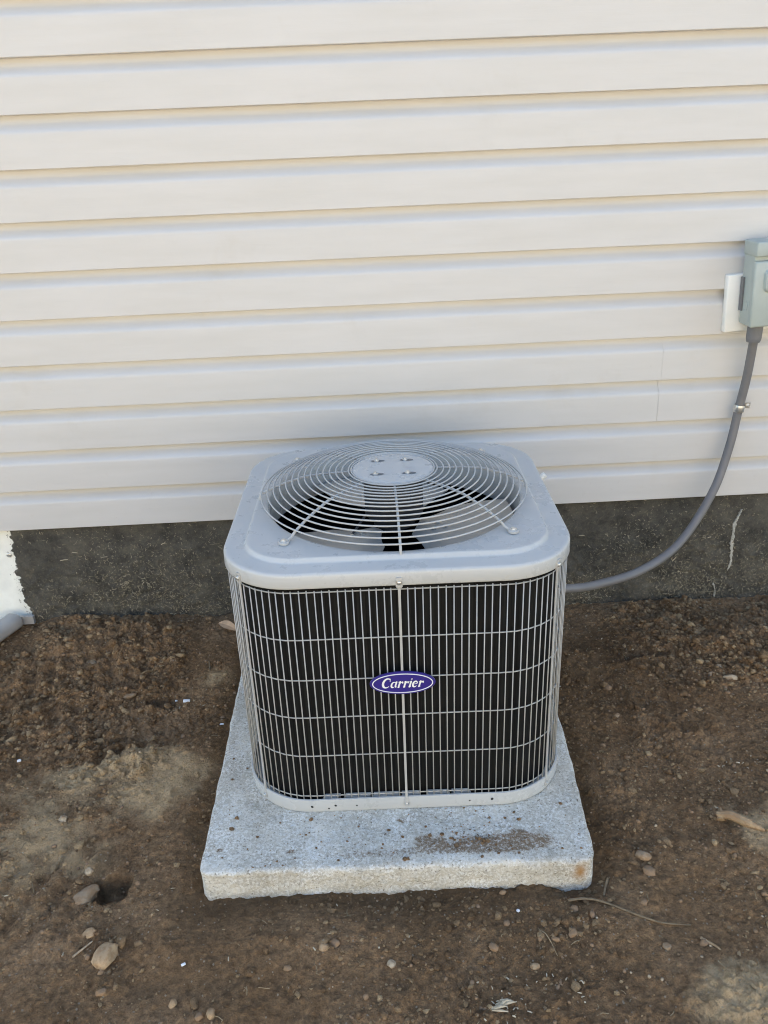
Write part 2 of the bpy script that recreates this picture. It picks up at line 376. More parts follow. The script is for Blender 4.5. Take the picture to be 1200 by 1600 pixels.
gm.loops.add(F.size); gm.loops.foreach_set('vertex_index', F.ravel().astype(np.int32))
gm.polygons.add(len(F)); gm.polygons.foreach_set('loop_start', np.arange(0, F.size, 4, dtype=np.int32))
gm.update(calc_edges=True); gm.polygons.foreach_set('use_smooth', [True]*len(F))
near_ = sstep(2.6, 1.7, np.hypot(X, Y+.7))
attr(gm, 'dry', (drymask(X, Y)*near_+.75*(1-near_)).ravel()); attr(gm, 'damp', (dampmask(X, Y)*near_).ravel()); attr(gm, 'far', (.85*sstep(1.5, 3.0, np.hypot(X, Y+.5)+.3*fbm(X*1.5, Y*1.5, 88, 3))).ravel())
ground = link('ground', gm, 'soil'); ground['kind'] = 'structure'; ground['label'] = 'bare churned brown soil in front of the house'
def hz(x, y):
    i = min(max(int(np.searchsorted(gx, x))-1, 0), nx-2); j = min(max(int(np.searchsorted(gy, y))-1, 0), ny-2)
    fx, fy = (x-gx[i])/(gx[i+1]-gx[i]), (y-gy[j])/(gy[j+1]-gy[j])
    return float((Z[j, i]*(1-fx)+Z[j, i+1]*fx)*(1-fy)+(Z[j+1, i]*(1-fx)+Z[j+1, i+1]*fx)*fy)

# ------------------------------------------------------------------ house
LAP, BASE = .12, .330
HX0, HX1, NLAP = -3.4, 5.0, 33
house = empty('house', (0, 0, 0), 'house wall in off-white lapped vinyl siding above a dark coated foundation', 'house')
PROFILE = [(.034, .004), (.033, 0), (.0012, 0), (0, .0012)] + [(0.0016*t, .0012+.0755*t) for t in (.25, .5, .75, 1.0)] + \
          [(.0019, .0795), (.0029, .0822), (.0048, .0850), (.0085, .0888), (.0125, .0930), (.0160, .0966), (.0188, .0997), (.0208, .1030), (.0222, .109), (.0230, .1235)]
def plank(seed, x0, x1, wavy=True, step=.06):
    n = max(2, int((x1-x0)/step)); xs = np.linspace(x0, x1, n+1); mb = MB(); lp = []
    for x in xs:
        dy = .0016*float(vnoise(x*1.7, seed*3.7, 5))+.0004*float(vnoise(x*6, seed*1.7, 6)) if wavy else 0
        dz = .0007*float(vnoise(x*.9, seed*5.1, 9)) if wavy else 0
        lp.append([(x, y+dy, z+dz*(1 if z < .08 else 0)) for y, z in PROFILE])
    mb.loops(lp, closed=False)
    # plank ends show the sheet thickness
    return mb.mesh('siding_plank')
far_mesh = plank(99, HX0, HX1, False, 1.0)
SEAM = .817
for k in range(NLAP):
    z = BASE+k*LAP
    if k > 14:
        link('siding_plank', far_mesh, 'vinyl_siding', house, (0, 0, z), 40); continue
    if k in (2, 3):
        a = link('siding_plank', plank(k, HX0, SEAM+.02), 'vinyl_siding', house, (0, 0, z), 40)
        b = link('siding_plank', plank(k, SEAM, HX1), 'vinyl_siding', house, (0, -.0008, z+.0005), 40)
        mb = MB(); mb.loops([[(SEAM, y, zz_) for y, zz_ in PROFILE[2:]], [(SEAM, y+.0008, zz_) for y, zz_ in PROFILE[2:]]], closed=False)
        build(mb, 'plank_end', 'vinyl_siding', b, smooth=False)
    else:
        link('siding_plank', plank(k, HX0, HX1), 'vinyl_siding', house, (0, 0, z), 40)
WT = BASE+NLAP*LAP
mb = MB(); mb.box(((HX0+HX1)/2, 3.540, (BASE+.01+WT)/2), (HX1-HX0-.02, 7.0, WT-BASE-.01)); build(mb, 'wall', 'plywood', house, smooth=False)
mb = MB(); mb.box(((HX0+HX1)/2, 3.52, .04), (HX1-HX0-.06, 7.0-.012, .60-.03)); build(mb, 'foundation', 'foundation_cream', house, smooth=False)
for x in (HX0, HX1):
    mb = MB(); mb.box((x, .02, (BASE+WT)/2), (.10, .09, WT-BASE)); build(mb, 'corner_trim', 'white_vinyl', house, smooth=False)
for s in (-1, 1):
    ang = math.radians(22); wlen = 3.85/math.cos(ang); mb = MB()
    cy = 3.52+s*3.85/2; cz = WT+.02+3.85/2*math.tan(ang)-.02
    mb.box(((HX0+HX1)/2, cy, cz), (HX1-HX0+.5, wlen, .10), Matrix.Rotation(-s*ang, 3, 'X')); build(mb, 'roof', 'shingle', house, smooth=False)

# foundation coating, its left edge torn
tar_edge = [(-1.059, .336), (-1.060, .318), (-1.064, .298), (-1.063, .277), (-1.074, .256), (-1.065, .234), (-1.070, .213), (-1.066, .195), (-1.078, .183), (-1.073, .167), (-1.069, .147), (-1.068, .118), (-1.071, .089), (-1.064, .066), (-1.057, .043), (-1.061, .011), (-1.06, -.09)]
ez = np.array([p[1] for p in tar_edge])[::-1]; ex = np.array([p[0] for p in tar_edge])[::-1]
zs = np.arange(-.09, .3375, .0045)
us = np.concatenate([np.arange(0, 2.42, .0045), np.arange(2.42, 6.02, .12)]); us = us[us < 6.04]
UU, ZZ = np.meshgrid(us, zs)
edge = np.interp(ZZ, ez, ex)+.005*vnoise(ZZ*160, ZZ*0+3, 14)+.004*vnoise(ZZ*420, ZZ*0+7, 15)
XX = edge*np.clip(1-UU/.12, 0, 1)+(-1.06)*(1-np.clip(1-UU/.12, 0, 1))+UU
nearx = sstep(2.3, 2.0, XX)
YY = .0175+nearx*(.0022*fbm(XX*18, ZZ*18, 101, 3)+.0024*fbm(XX*75, ZZ*75, 103, 2)*sstep(.34, .12, ZZ))-.004+.0035*np.exp(-(UU/.006)**2)
YY[:, 0] = .0225
n1, n0 = XX.shape[1], XX.shape[0]; ii = np.arange(n0*n1).reshape(n0, n1)
FF = np.stack([ii[:-1, :-1], ii[:-1, 1:], ii[1:, 1:], ii[1:, :-1]], -1).reshape(-1, 4)
tm = bpy.data.meshes.new('foundation_coating'); tm.from_pydata(np.stack([XX, YY, ZZ], -1).reshape(-1, 3).tolist(), [], FF.tolist()); tm.update()
tm.polygons.foreach_set('use_smooth', [True]*len(tm.polygons))
link('foundation_coating', tm, 'tar', house)['label'] = 'dark speckled foundation coating with a torn left edge'

def strip_patch(center, widths, yv, mb):
    L_, R_ = [], []
    for (x, z), w in zip(center, widths):
        L_.append((x-w*(.4+.8*random.random()), yv, z)); R_.append((x+w*(.4+.8*random.random()), yv, z))
    bk = lambda P: [(x, yv+.006, z) for x, _, z in P]
    mb.loops([list(p) for p in zip(bk(L_), L_, R_, bk(R_))], closed=False)
def densify(pts, n):
    pts = np.array(pts); t = np.linspace(0, len(pts)-1, n)
    return [tuple(np.interp(t_, np.arange(len(pts)), pts[:, i]) for i in range(pts.shape[1])) for t_ in t]
mb = MB()
cr = densify([(1.108, .278), (1.100, .252), (1.092, .227), (1.092, .195), (1.093, .162), (1.097, .129), (1.098, .095), (1.092, .071)], 46)
strip_patch([(x+random.uniform(-.0015, .0015), z) for x, z in cr], [.001+.0058*math.sin(math.pi*min(1, (i+1)/46))**.8*random.uniform(.55, 1.1) for i in range(46)], .0095, mb)
build(mb, 'bare_patch', 'bare_concrete', house, smooth=False)['label'] = 'pale drip of bare concrete through the dark coating'
mb = MB()
cr = densify([(1.052, .030), (1.058, .016), (1.062, .004), (1.062, -.02)], 14)
strip_patch(cr, [.001+.002*random.random() for _ in cr], .0098, mb); build(mb, 'bare_patch', 'bare_concrete', house, smooth=False)
# torn crumbs along the coating edge
mb = MB()
for i in range(70):
    z = random.uniform(0, .33); x = float(np.interp(z, ez, ex))+random.uniform(-.010, .008); s = random.uniform(.0015, .004)
    mb.add([(x+s*random.uniform(-1, 1), .0105+s*random.uniform(-1, 1)*.5, z+s*random.uniform(-1, 1)) for _ in range(4)], [(0, 1, 2), (0, 2, 3), (0, 3, 1), (1, 3, 2)])
o = build(mb, 'coating_crumbs', 'bare_concrete', house, smooth=False); o['kind'] = 'stuff'
# chaff stuck to the coating
mb = MB()
for i in range(17000):
    x = random.uniform(-1.05, 1.7); z = max(random.uniform(-.04, .33), random.uniform(-.04, .33)*.0) if random.random() < .45 else abs(random.gauss(0, .11))-.03
    if z > .325: continue
    if fbm(np.array([x*5.0]), np.array([z*5.0]), 57, 3)[0] < random.uniform(-.9, .55): continue
    l = random.choice((.003, .004, .004, .005, .006, .008, .011)); w = random.uniform(.0004, .0011); a = random.uniform(0, math.pi); cvt = random.uniform(-1.6, 1.6)
    p = []
    for t in (-.5, 0, .5):
        aa = a+cvt*t; p.append((x+math.cos(aa)*l*t, .0105-random.uniform(0, .002)-.001*(t == 0), z+math.sin(aa)*l*t))
    nx_, nz_ = -math.sin(a)*w, math.cos(a)*w
    mb.add([(q[0]-nx_, q[1], q[2]-nz_) for q in p]+[(q[0]+nx_, q[1]-.0006, q[2]+nz_) for q in p], [(0, 1, 4, 3), (1, 2, 5, 4)])
o = build(mb, 'chaff', 'lint', house, smooth=False); o['kind'] = 'stuff'
mb = MB()
for (x, z, l, a) in ((-.92, .222, .022, .1), (-.885, .245, .014, -.2), (-.80, .225, .018, .05), (-.62, .26, .014, .4), (.63, .218, .016, -.05), (.80, .205, .010, .5), (.56, .10, .012, .6), (.92, .12, .016, .9), (1.02, .19, .010, .2), (-.70, .13, .012, .9), (.70, .165, .008, .1)):
    d = Vector((math.cos(a), 0, math.sin(a)))*l/2; c = Vector((x, .010, z)); mb.tube([c-d, c+Vector((0, -.001, .0008)), c+d], .0011, 5)
o = build(mb, 'straw_bits', 'straw_pale', house); o['kind'] = 'stuff'
# screw head in the cream foundation
mb = MB(); ring = lambda r, y, n=14: [(r*math.cos(2*math.pi*i/n), y, r*math.sin(2*math.pi*i/n)) for i in range(n)]
mb.loops([ring(.0072, 0), ring(.0072, -.0015), ring(.005, -.003), ring(.0035, -.003), ring(.003, -.0015)], cap1=True)
build(mb, 'screw_head', 'screw_steel', house, (-1.084, .0245, .240))

# ------------------------------------------------------------------ added house, out of view behind the camera, bouncing warm sunlight forward
nb = empty('added_bounce_house', (0.3, -7.2, 0), 'added unseen cream house, bouncing warm light at the air conditioner', 'house')
mb = MB(); mb.box((0, -3.0, 1.75), (15, 6.0, 3.7)); build(mb, 'wall', 'bounce_house_paint', nb, smooth=False)
for s in (-1, 1):
    a = math.radians(26); mb = MB(); mb.box((0, -3.0+s*1.68, 3.55+1.68*math.tan(a)), (15.6, 3.4/math.cos(a), .12), Matrix.Rotation(-s*a, 3, 'X')); build(mb, 'roof', 'shingle', nb, smooth=False)
for x in (-4.6, 4.2):
    mb = MB(); mb.box((x, .03, 1.75), (1.3, .07, 1.3)); w_ = build(mb, 'window', 'white_vinyl', nb, smooth=False)
    for dz in (-.3, .3):
        mb = MB(); mb.box((x, .068, 1.75+dz), (1.1, .01, .5)); build(mb, 'pane', 'window_glass', w_, smooth=False)
mb = MB(); mb.box((1.3, .03, 1.1), (.95, .07, 2.1)); d_ = build(mb, 'door', 'white_vinyl', nb, smooth=False)
mb = MB(); mb.tube([(.93, .065, 1.05), (.93, .11, 1.05)], .025, 10); build(mb, 'handle', 'screw_steel', d_)

# ------------------------------------------------------------------ downspout at the left edge
ds = empty('downspout', (-1.10, -.02, .03), 'grey downspout pipe end lying on the soil at the left edge', 'downspout')
def rrect(w, h, r, n=4):
    out = []
    for cx, cz, a0 in ((w/2-r, h/2-r, 0), (-w/2+r, h/2-r, 90), (-w/2+r, -h/2+r, 180), (w/2-r, -h/2+r, 270)):
        for k in range(n+1):
            a = math.radians(a0+90*k/n); out.append((cx+r*math.cos(a), cz+r*math.sin(a)))
    return out
def sweep(mb, path, sec, scales=None):
    path = [Vector(p) for p in path]; lp = []
    for i, p in enumerate(path):
        t = (path[min(i+1, len(path)-1)]-path[max(i-1, 0)]).normalized(); s = Vector((0, 0, 1)).cross(t)
        s = s.normalized() if s.length > 1e-4 else Vector((1, 0, 0)); u = t.cross(s); k = scales[i] if scales else 1
        lp.append([p+s*a*k+u*b*k for a, b in sec])
    mb.loops(lp, True, True, True)
mb = MB(); sweep(mb, [(.002, .0105, .006), (.001, .008, .006), (-.008, -.012, .005), (-.12, -.26, .0), (-.24, -.52, -.004)], rrect(.056, .046, .018, 6), [.94, 1, 1, 1, 1]); build(mb, 'pipe', 'downspout_paint', ds)
mb = MB(); mb.box((.026, .022, -.002), (.055, .012, .026)); build(mb, 'bracket', 'downspout_paint', ds, smooth=False)

# ------------------------------------------------------------------ concrete pad
def slab(cx, cy, cz, dx, dy, dz, r, step):
    bm = bmesh.new()
    def face(nu, nv, fn):
        g = [[bm.verts.new(fn(i/nu, j/nv)) for j in range(nv+1)] for i in range(nu+1)]
        for i in range(nu):
            for j in range(nv): bm.faces.new((g[i][j], g[i+1][j], g[i+1][j+1], g[i][j+1]))
    nx_, ny_, nz_ = int(dx/step), int(dy/step), max(6, int(dz/step*1.3))
    face(nx_, ny_, lambda a, b: (-dx/2+dx*a, -dy/2+dy*b, dz/2))
    face(nx_, nz_, lambda a, b: (-dx/2+dx*a, -dy/2, -dz/2+dz*b)); face(nz_, nx_, lambda b, a: (-dx/2+dx*a, dy/2, -dz/2+dz*b))
    face(nz_, ny_, lambda b, a: (-dx/2, -dy/2+dy*a, -dz/2+dz*b)); face(ny_, nz_, lambda a, b: (dx/2, -dy/2+dy*a, -dz/2+dz*b))
    bmesh.ops.remove_doubles(bm, verts=list(bm.verts), dist=1e-5)
    for v in bm.verts:
        p = v.co; rx = .020
        q = Vector((max(-dx/2+rx, min(dx/2-rx, p.x)), max(-dy/2+rx, min(dy/2-rx, p.y)), p.z)); d = Vector((p.x-q.x, p.y-q.y, 0))
        if d.length > rx: d *= rx/d.length
        p = q+d
        q = Vector((max(-dx/2+r, min(dx/2-r, p.x)), max(-dy/2+r, min(dy/2-r, p.y)), min(dz/2-r, p.z))); d = p-q
        if d.length > r: d *= r/d.length
        v.co = q+d
    return bm
PADX, PADY, PADZ = .756, .85, .110
bm = slab(0, 0, 0, PADX, PADY, PADZ, .007, .0055)
pv = np.array([v.co[:] for v in bm.verts]); x, y, z = pv.T.copy()
dirt = np.zeros(len(x)); rust = np.zeros(len(x))
top = sstep(.03, .05, z)
u = x/PADX+.5; w = y/PADY+.5
cx_ = .016; wx = x+cx_; wy = y-.620
wx = wx+np.where(u > .5, (u-.5)*2, 0)*np.clip((wy+1.045)*.075, 0, .027)
wy = wy-(u-.5)*.016*(1-w)
wz = z+.066-PADZ/2
# worn, chipped edges: bite into the bottom front and the rims
frontness = sstep(.02, .0, w); edge_n = fbm(wx*26, wz*26+wy*26, 201, 3)
wz = wz+.0012*fbm(wx*9, wy*9, 210, 3)*top+.0006*fbm(wx*60, wy*60, 213, 2)
wy = wy+frontness*(.0022*edge_n+.0016*fbm(wx*80, wz*80, 207, 2))
sidey = sstep(.985, 1.0, np.abs(u-.5)*2); wx = wx-np.sign(u-.5)*sidey*.0016*fbm(wy*24, wz*24, 222, 3)
rim = (1-sstep(.0, .02, w))*sstep(.03, .055, z); wz = wz-rim*.004*np.clip(fbm(wx*40, wx*0+2, 231, 2), 0, 1)
wz = np.where((z < .015), wz, wz)
for cx0, cy0, sx, sy, amt in ((.18, -.998, .075, .024, .78), (.03, -1.015, .12, .016, .62), (.26, -1.01, .06, .018, .66), (.10, -.955, .07, .02, .55), (-.10, -1.0, .10, .02, .5), (.30, -.99, .05, .02, .5), (-.33, -.98, .008, .007, 1.2), (.03, -.93, .012, .008, .9), (.07, -.985, .010, .008, 1.2), (.10, -.99, .007, .006, 1.2), (-.19, -.995, .007, .005, 1.0), (.26, -.975, .010, .007, .8), (.33, -.90, .012, .010, .6), (.15, -.90, .02, .006, .5), (-.25, -.93, .02, .012, .35), (.05, -.905, .10, .010, .3), (.31, -.96, .015, .01, .5)):
    dirt += amt*gauss(wx, wy, cx0, cy0, sx, sy)*top
dirt += .5*np.exp(-((wy+.91)/.012)**2)*top*np.clip(.3+.5*fbm(wx*20, wy*20, 241, 2), 0, 1)
rust += gauss(wx, wz, .366, .035, .008, .014)*frontness
for i, v in enumerate(bm.verts): v.co = (wx[i], wy[i], wz[i])
pm = bpy.data.meshes.new('concrete_pad'); bm.to_mesh(pm); bm.free()
pm.polygons.foreach_set('use_smooth', [True]*len(pm.polygons)); attr(pm, 'dirt', np.clip(dirt, 0, 1)); attr(pm, 'rust', np.clip(rust, 0, 1))
pad = link('concrete_pad', pm, 'concrete'); tag(pad, 'speckled grey concrete slab under the air conditioner', 'concrete slab')

# ------------------------------------------------------------------ air conditioner
UX, UY, UYAW = .050, -.568, -.0185
HW, HD, RC = .334, .330, .141
Z_LID = .6245
ac = empty('air_conditioner', (UX, UY, .066), 'grey outdoor air conditioner with wire grille and round top fan guard', 'air conditioner', UYAW)
ZB = -.066                                                     # parts use world heights
def rsq(t, inset=0.0, grow=0.0):
    """point on the rounded square in direction t"""
    hx, hy, rc = HW-inset, HD-inset, max(.02, RC-inset)
    c, s = math.cos(t), math.sin(t); ac_, as_ = abs(c), abs(s)
    k = min(hx/ac_ if ac_ > 1e-9 else 1e9, hy/as_ if as_ > 1e-9 else 1e9); px, py = k*ac_, k*as_
    if px > hx-rc and py > hy-rc:
        ox, oy = hx-rc, hy-rc; b = ac_*ox+as_*oy; k = b+math.sqrt(max(0, b*b-(ox*ox+oy*oy-rc*rc))); px, py = k*ac_, k*as_
    return math.copysign(px, c), math.copysign(py, s)
NS = 192; TH = [2*math.pi*i/NS for i in range(NS)]
def rloop(inset, z, wob=0): return [(*rsq(t, inset), z+ZB) for t in TH]
def cloop(r, z): return [(r*math.cos(t), r*math.sin(t), z+ZB) for t in TH]
def mloop(inset, r, k, z):
    return [tuple(a*(1-k)+b*k for a, b in zip(p, q)) for p, q in zip(rloop(inset, z), cloop(r, z))]
R_OPEN = .268
mb = MB()
mb.loops([rloop(.014, .5950), rloop(.004, .5935), rloop(.000, .5945), rloop(-.001, .597), rloop(-.0005, .6185), rloop(.0005, .6215), rloop(.0022, .6235), rloop(.005, .6245), rloop(.010, .6247),
          rloop(.037, .6250), rloop(.0395, .6256), rloop(.0412, .6275), rloop(.0432, .6318), rloop(.0450, .6338), rloop(.0475, .6343), rloop(.052, .6340),
          mloop(.056, .276, .45, .6338), cloop(.276, .6335), cloop(.270, .6325), cloop(.267, .6290), cloop(.266, .60), cloop(.267, .570), cloop(.273, .549), cloop(.277, .548), cloop(.271, .572), cloop(.269, .60)])
lid = build(mb, 'lid', 'unit_paint', ac, sharp=60)
mb = MB()  # base pan with an upright rim
mb.loops([rloop(.004, .0662), rloop(-.001, .068), rloop(-.002, .072), rloop(-.002, .096), rloop(-.001, .0985), rloop(.002, .099), rloop(.0035, .097), rloop(.004, .079), rloop(.016, .078), rloop(.10, .079), cloop(.05, .080), cloop(.001, .080)])
pan = build(mb, 'base_pan', 'unit_paint', ac, sharp=50)
for t, z, r in ((-2.10, .083, .0030), (-2.02, .077, .0020), (-1.985, .084, .0027), (-1.87, .082, .0019), (-1.20, .083, .0020), (-1.085, .085, .0033)):
    p = rsq(t, -.0026); nrm = Vector((0, -1, 0)) if abs(t+math.pi/2) < .35 else Vector((p[0]*.45, p[1], 0)).normalized()
    s = Vector((0, 0, 1)).cross(nrm); mb = MB()
    mb.add([Vector((p[0], p[1], z+ZB))+(s*math.cos(a)+Vector((0, 0, 1))*math.sin(a))*r for a in [2*math.pi*i/8 for i in range(8)]], [tuple(range(8))])
    build(mb, 'drain_hole', 'hole_dark', pan, smooth=False)
mb = MB()  # coil block, set back behind the grille
mb.loops([rloop(.050, .0795), rloop(.021, .0795), rloop(.021, .600), rloop(.050, .600), rloop(.050, .0795)]); build(mb, 'coil', 'coil_fins', ac, sharp=50)
mb = MB()  # coil rail: patches of foam and bare metal on the pan
for a0, a1 in ((-2.06, -1.98), (-1.95, -1.80), (-1.78, -1.62), (-1.60, -1.48), (-1.44, -1.30), (-1.28, -1.18)):
    ts = [a0+(a1-a0)*i/8 for i in range(9)]
    mb.loops([[(*rsq(t, i_), z_+ZB) for t in ts] for i_, z_ in ((.0065, .0795), (.0065, .097), (.017, .098), (.017, .0795))], closed=False)
build(mb, 'coil_rail', 'unit_paint', ac, smooth=False)

# wire grille: rings and uprights, every wire its own piece
grille = link('wire_grille', MB().mesh('wire_grille'), None, ac); grille.data = None if False else grille.data
bpy.data.objects.remove(grille); grille = bpy.data.objects.new('wire_grille', None); COL.objects.link(grille); grille.parent = ac
RINGZ = (.5830, .4815, .3905, .302, .207, .1035)
WIN = .0065
for z in RINGZ:
    mb = MB(); mb.tube([(*rsq(t, WIN), z+ZB) for t in TH[::2]], .00125, 6, True); build(mb, 'ring_wire', 'wire_paint', grille)
# uprights at even spacing round the rounded square
fine = [rsq(2*math.pi*i/4000-math.pi/2, WIN-.0028) for i in range(4001)]
cum = [0.0]
for a, b in zip(fine, fine[1:]): cum.append(cum[-1]+math.hypot(b[0]-a[0], b[1]-a[1]))
NW = round(cum[-1]/.01410); NW -= NW % 2
wm = MB(); wm.tube([(0, 0, .0985-.002+ZB), (0, 0, .35+ZB), (0, 0, .5878+ZB)], .00118, 6); wm = wm.mesh('upright_wire')
wm.materials.append(M['wire_paint'])
corner = math.atan2(.2865, .2917)
POST_T = (-math.pi/2, -math.pi/2-(math.pi/2-corner), -math.pi/2+(math.pi/2-corner), math.pi/2, math.pi/2-(math.pi/2-corner), math.pi/2+(math.pi/2-corner), 0, math.pi)
POSTS = [rsq(t, .0005) for t in POST_T]
for i in range(NW):
    d = cum[-1]*i/NW; k = int(np.searchsorted(cum, d)); p = fine[min(k, 4000)]
    if min(math.hypot(p[0]-q[0], p[1]-q[1]) for q in POSTS) < .006: continue
    o = link('upright_wire', wm, None, grille, (p[0], p[1], 0)); o.rotation_euler = (random.uniform(-.0015, .0015), random.uniform(-.0025, .0025), random.uniform(0, 6)); o.location.x += 0
def screw(parent, p, nrm, r=.0055, h=.003, name='screw', z0=0):
    nrm = Vector(nrm).normalized(); a = nrm.orthogonal().normalized(); b = nrm.cross(a); p = Vector(p); mb = MB()
    lp = lambda rr, hh, n=10: [p+nrm*hh+(a*math.cos(2*math.pi*i/n)+b*math.sin(2*math.pi*i/n))*rr for i in range(n)]
    mb.loops([lp(r*1.25, -.001), lp(r*1.25, .0008), lp(r*.8, .001, 10), lp(r*.75, h), lp(r*.55, h+.0006)], cap1=True)
    return build(mb, name, 'screw_steel', parent)
for i, (t, q) in enumerate(zip(POST_T, POSTS)):
    n_ = Vector((0, -1, 0)) if i == 0 else (Vector((0, 1, 0)) if i == 3 else Vector((q[0], q[1], 0)).normalized())
    s_ = Vector((0, 0, 1)).cross(n_); q3 = Vector((q[0], q[1], ZB))+n_*.0005; mb = MB()
    zs_ = [(.076, .0042), (.088, .0050), (.098, .0023), (.12, .0023), (.57, .0023), (.588, .0027), (.593, .0062), (.606, .0062), (.612, .004)]
    mb.loops([[q3+Vector((0, 0, z))-s_*w+n_*(.0032 if z > .59 or z < .099 else .0016), q3+Vector((0, 0, z))+s_*w+n_*(.0032 if z > .59 or z < .099 else .0016), q3+Vector((0, 0, z))+s_*w-n_*.0006, q3+Vector((0, 0, z))-s_*w-n_*.0006] for z, w in zs_], True, True, True)
    po = build(mb, 'post', 'wire_paint', grille, smooth=False)
    screw(grille, q3+Vector((0, 0, .602))+n_*.0034, n_, .0046); screw(grille, q3+Vector((0, 0, .0825))+n_*.0034, n_, .0042)

# fan guard on the lid
guard = bpy.data.objects.new('fan_guard', None); COL.objects.link(guard); guard.parent = ac
def gz(r): return float(np.interp(r, [0, .09, .15, .19, .23, .26, .281, .30], [.690, .689, .6875, .683, .671, .6595, .6485, .640]))+ZB
RADII = [.088, .094]+[.094+(.280-.094)*i/14 for i in range(1, 15)]
for r in RADII:
    mb = MB(); mb.tube([(r*math.cos(2*math.pi*i/96), r*math.sin(2*math.pi*i/96), gz(r)+.0026) for i in range(96)], .0017, 6, True); build(mb, 'ring_wire', 'wire_paint', guard)
for i in range(8):
    a = math.pi/4*i+.02; thick = i % 2 == 1; r1 = .302 if thick else .287
    pts = [(.05, gz(.05)-.003)]+[(r, gz(r)-.0015) for r in (.09, .12, .15, .17, .19, .21, .23, .25, .27, .281)]+([(.292, .6395+ZB), (.302, .6375+ZB)] if thick else [(.2845, .642+ZB), (.2845, .634+ZB)])
    mb = MB(); mb.tube([(r*math.cos(a), r*math.sin(a), z) for r, z in pts], .0028 if thick else .0026, 7); sp_ = build(mb, 'spoke', 'wire_paint', guard)
    if thick:
        c = Vector((.309*math.cos(a), .309*math.sin(a), .6348+ZB)); mb = MB()
        lp = lambda r, h, n=18: [c+Vector((r*math.cos(2*math.pi*j/n), r*math.sin(2*math.pi*j/n), h)) for j in range(n)]
        mb.loops([lp(.0105, 0), lp(.0105, .004), lp(.009, .0052), lp(.004, .0052)], cap1=True); build(mb, 'foot', 'wire_paint', guard)
        screw(guard, c+Vector((0, 0, .0052)), (0, 0, 1), .0058, .0035)
mb = MB(); mb.loops([cloop(.084, .6872), cloop(.0865, .6885), cloop(.0865, .6905), cloop(.084, .6925), cloop(.076, .6930), cloop(.03, .6935), cloop(.0005, .6935)]); build(mb, 'hub_plate', 'unit_paint', guard, sharp=50)
for a in (52, 128, 228, 312):
    a = math.radians(a); c = Vector((.050*math.cos(a), .050*math.sin(a), .6936+ZB)); d = Vector((-math.sin(a), math.cos(a), 0)); mb = MB()
    e = Vector((math.cos(a), math.sin(a), 0))
    mb.add([c+Vector((.0150*math.cos(b), .0062*math.sin(b), .0004)) for b in [2*math.pi*j/12 for j in range(12)]], [tuple(range(12))]); build(mb, 'slot', 'unit_inside', guard, smooth=False)
    screw(guard, c+Vector((-.003, 0, .001)), (0, 0, 1), .0048, .0045, 'bolt')
# motor and fan below the guard
mb = MB(); mb.loops([cloop(.061, .685), cloop(.063, .680), cloop(.063, .592), cloop(.058, .586), cloop(.012, .585), cloop(.012, .570)]); build(mb, 'motor', 'motor_black', ac, sharp=50)
fan = bpy.data.objects.new('fan', None); COL.objects.link(fan); fan.parent = ac
mb = MB(); mb.loops([cloop(.045, .582), cloop(.045, .566), cloop(.001, .566)]); mb.loops([cloop(.045, .582), cloop(.001, .584)]); build(mb, 'fan_hub', 'motor_black', fan, sharp=40)
for k in range(3):
    a0 = math.radians(-24+120*k); mb = MB(); rows = []
    for i in range(11):
        r = .055+.202*i/10; half = math.radians(26+16*min(1, i/4.0)); lead = .05*math.sin(math.pi*i/10)
        row = []
        for j in range(11):
            s = j/10*2-1; a = a0+half*s*(1-.10*(i/10)**2)+lead
            row.append((r*math.cos(a), r*math.sin(a), .562+ZB+.020*s*(.35+.65*i/10)+.008*(1-s*s)))
        rows.append(row)
    low = [[(x_, y_, z_-.0016) for x_, y_, z_ in row] for row in rows]
    mb.loops(rows, False); mb.loops([r[::-1] for r in low], False)
    rim_ = lambda g: g[0]+[g[i][-1] for i in range(1, 11)]+g[-1][::-1][1:]+[g[i][0] for i in range(9, 0, -1)]
    mb.loops([rim_(rows), rim_(low)], True); bl = build(mb, 'blade', 'fan_metal', fan, sharp=45)
    mb = MB(); c = [rows[2][4], rows[2][6], rows[3][5]]
    for p in c: mb.loops([[(p[0]+rr*math.cos(b), p[1]+rr*math.sin(b), p[2]+hh) for b in [math.pi*2*j/8 for j in range(8)]] for rr, hh in ((.006, 0), (.0055, .003), (.003, .0042))], cap1=True)
    build(mb, 'rivets', 'screw_steel', bl)
mb = MB(); mb.tube([(-.06, -.03, .60+ZB), (-.09, -.06, .57+ZB), (-.085, -.09, .53+ZB), (-.10, -.10, .45+ZB)], .0028, 6); build(mb, 'motor_lead', 'motor_black', ac)

# oval badge with its lettering
badge_me = MB(); BW, BH = .0625, .0255
ell = lambda k, y, n=64: [(BW*k*math.cos(2*math.pi*i/n), y, (BH-BW*(1-k)*.0)*k*math.sin(2*math.pi*i/n)) for i in range(n)]
badge_me.loops([ell(.98, .001), ell(1.0, -.0005), ell(1.0, -.0022), ell(.985, -.003), ell(.5, -.0034), ell(.01, -.0034)], cap1=True)
badge = build(badge_me, 'badge', 'badge_blue', ac, (.000, -HD-.0045, .386+ZB), sharp=40); badge['label'] = 'oval blue brand badge with white rim and lettering'
mb = MB(); n_ = 72
def ev(kx, kz, y): return [(BW*kx*math.cos(2*math.pi*i/n_), y, BH*kz*math.sin(2*math.pi*i/n_)) for i in range(n_)]
mb.loops([ev(.895, .80, -.0033), ev(.895, .80, -.0040), ev(.925, .865, -.0040), ev(.925, .865, -.0030)]); build(mb, 'badge_rim', 'badge_white', badge)
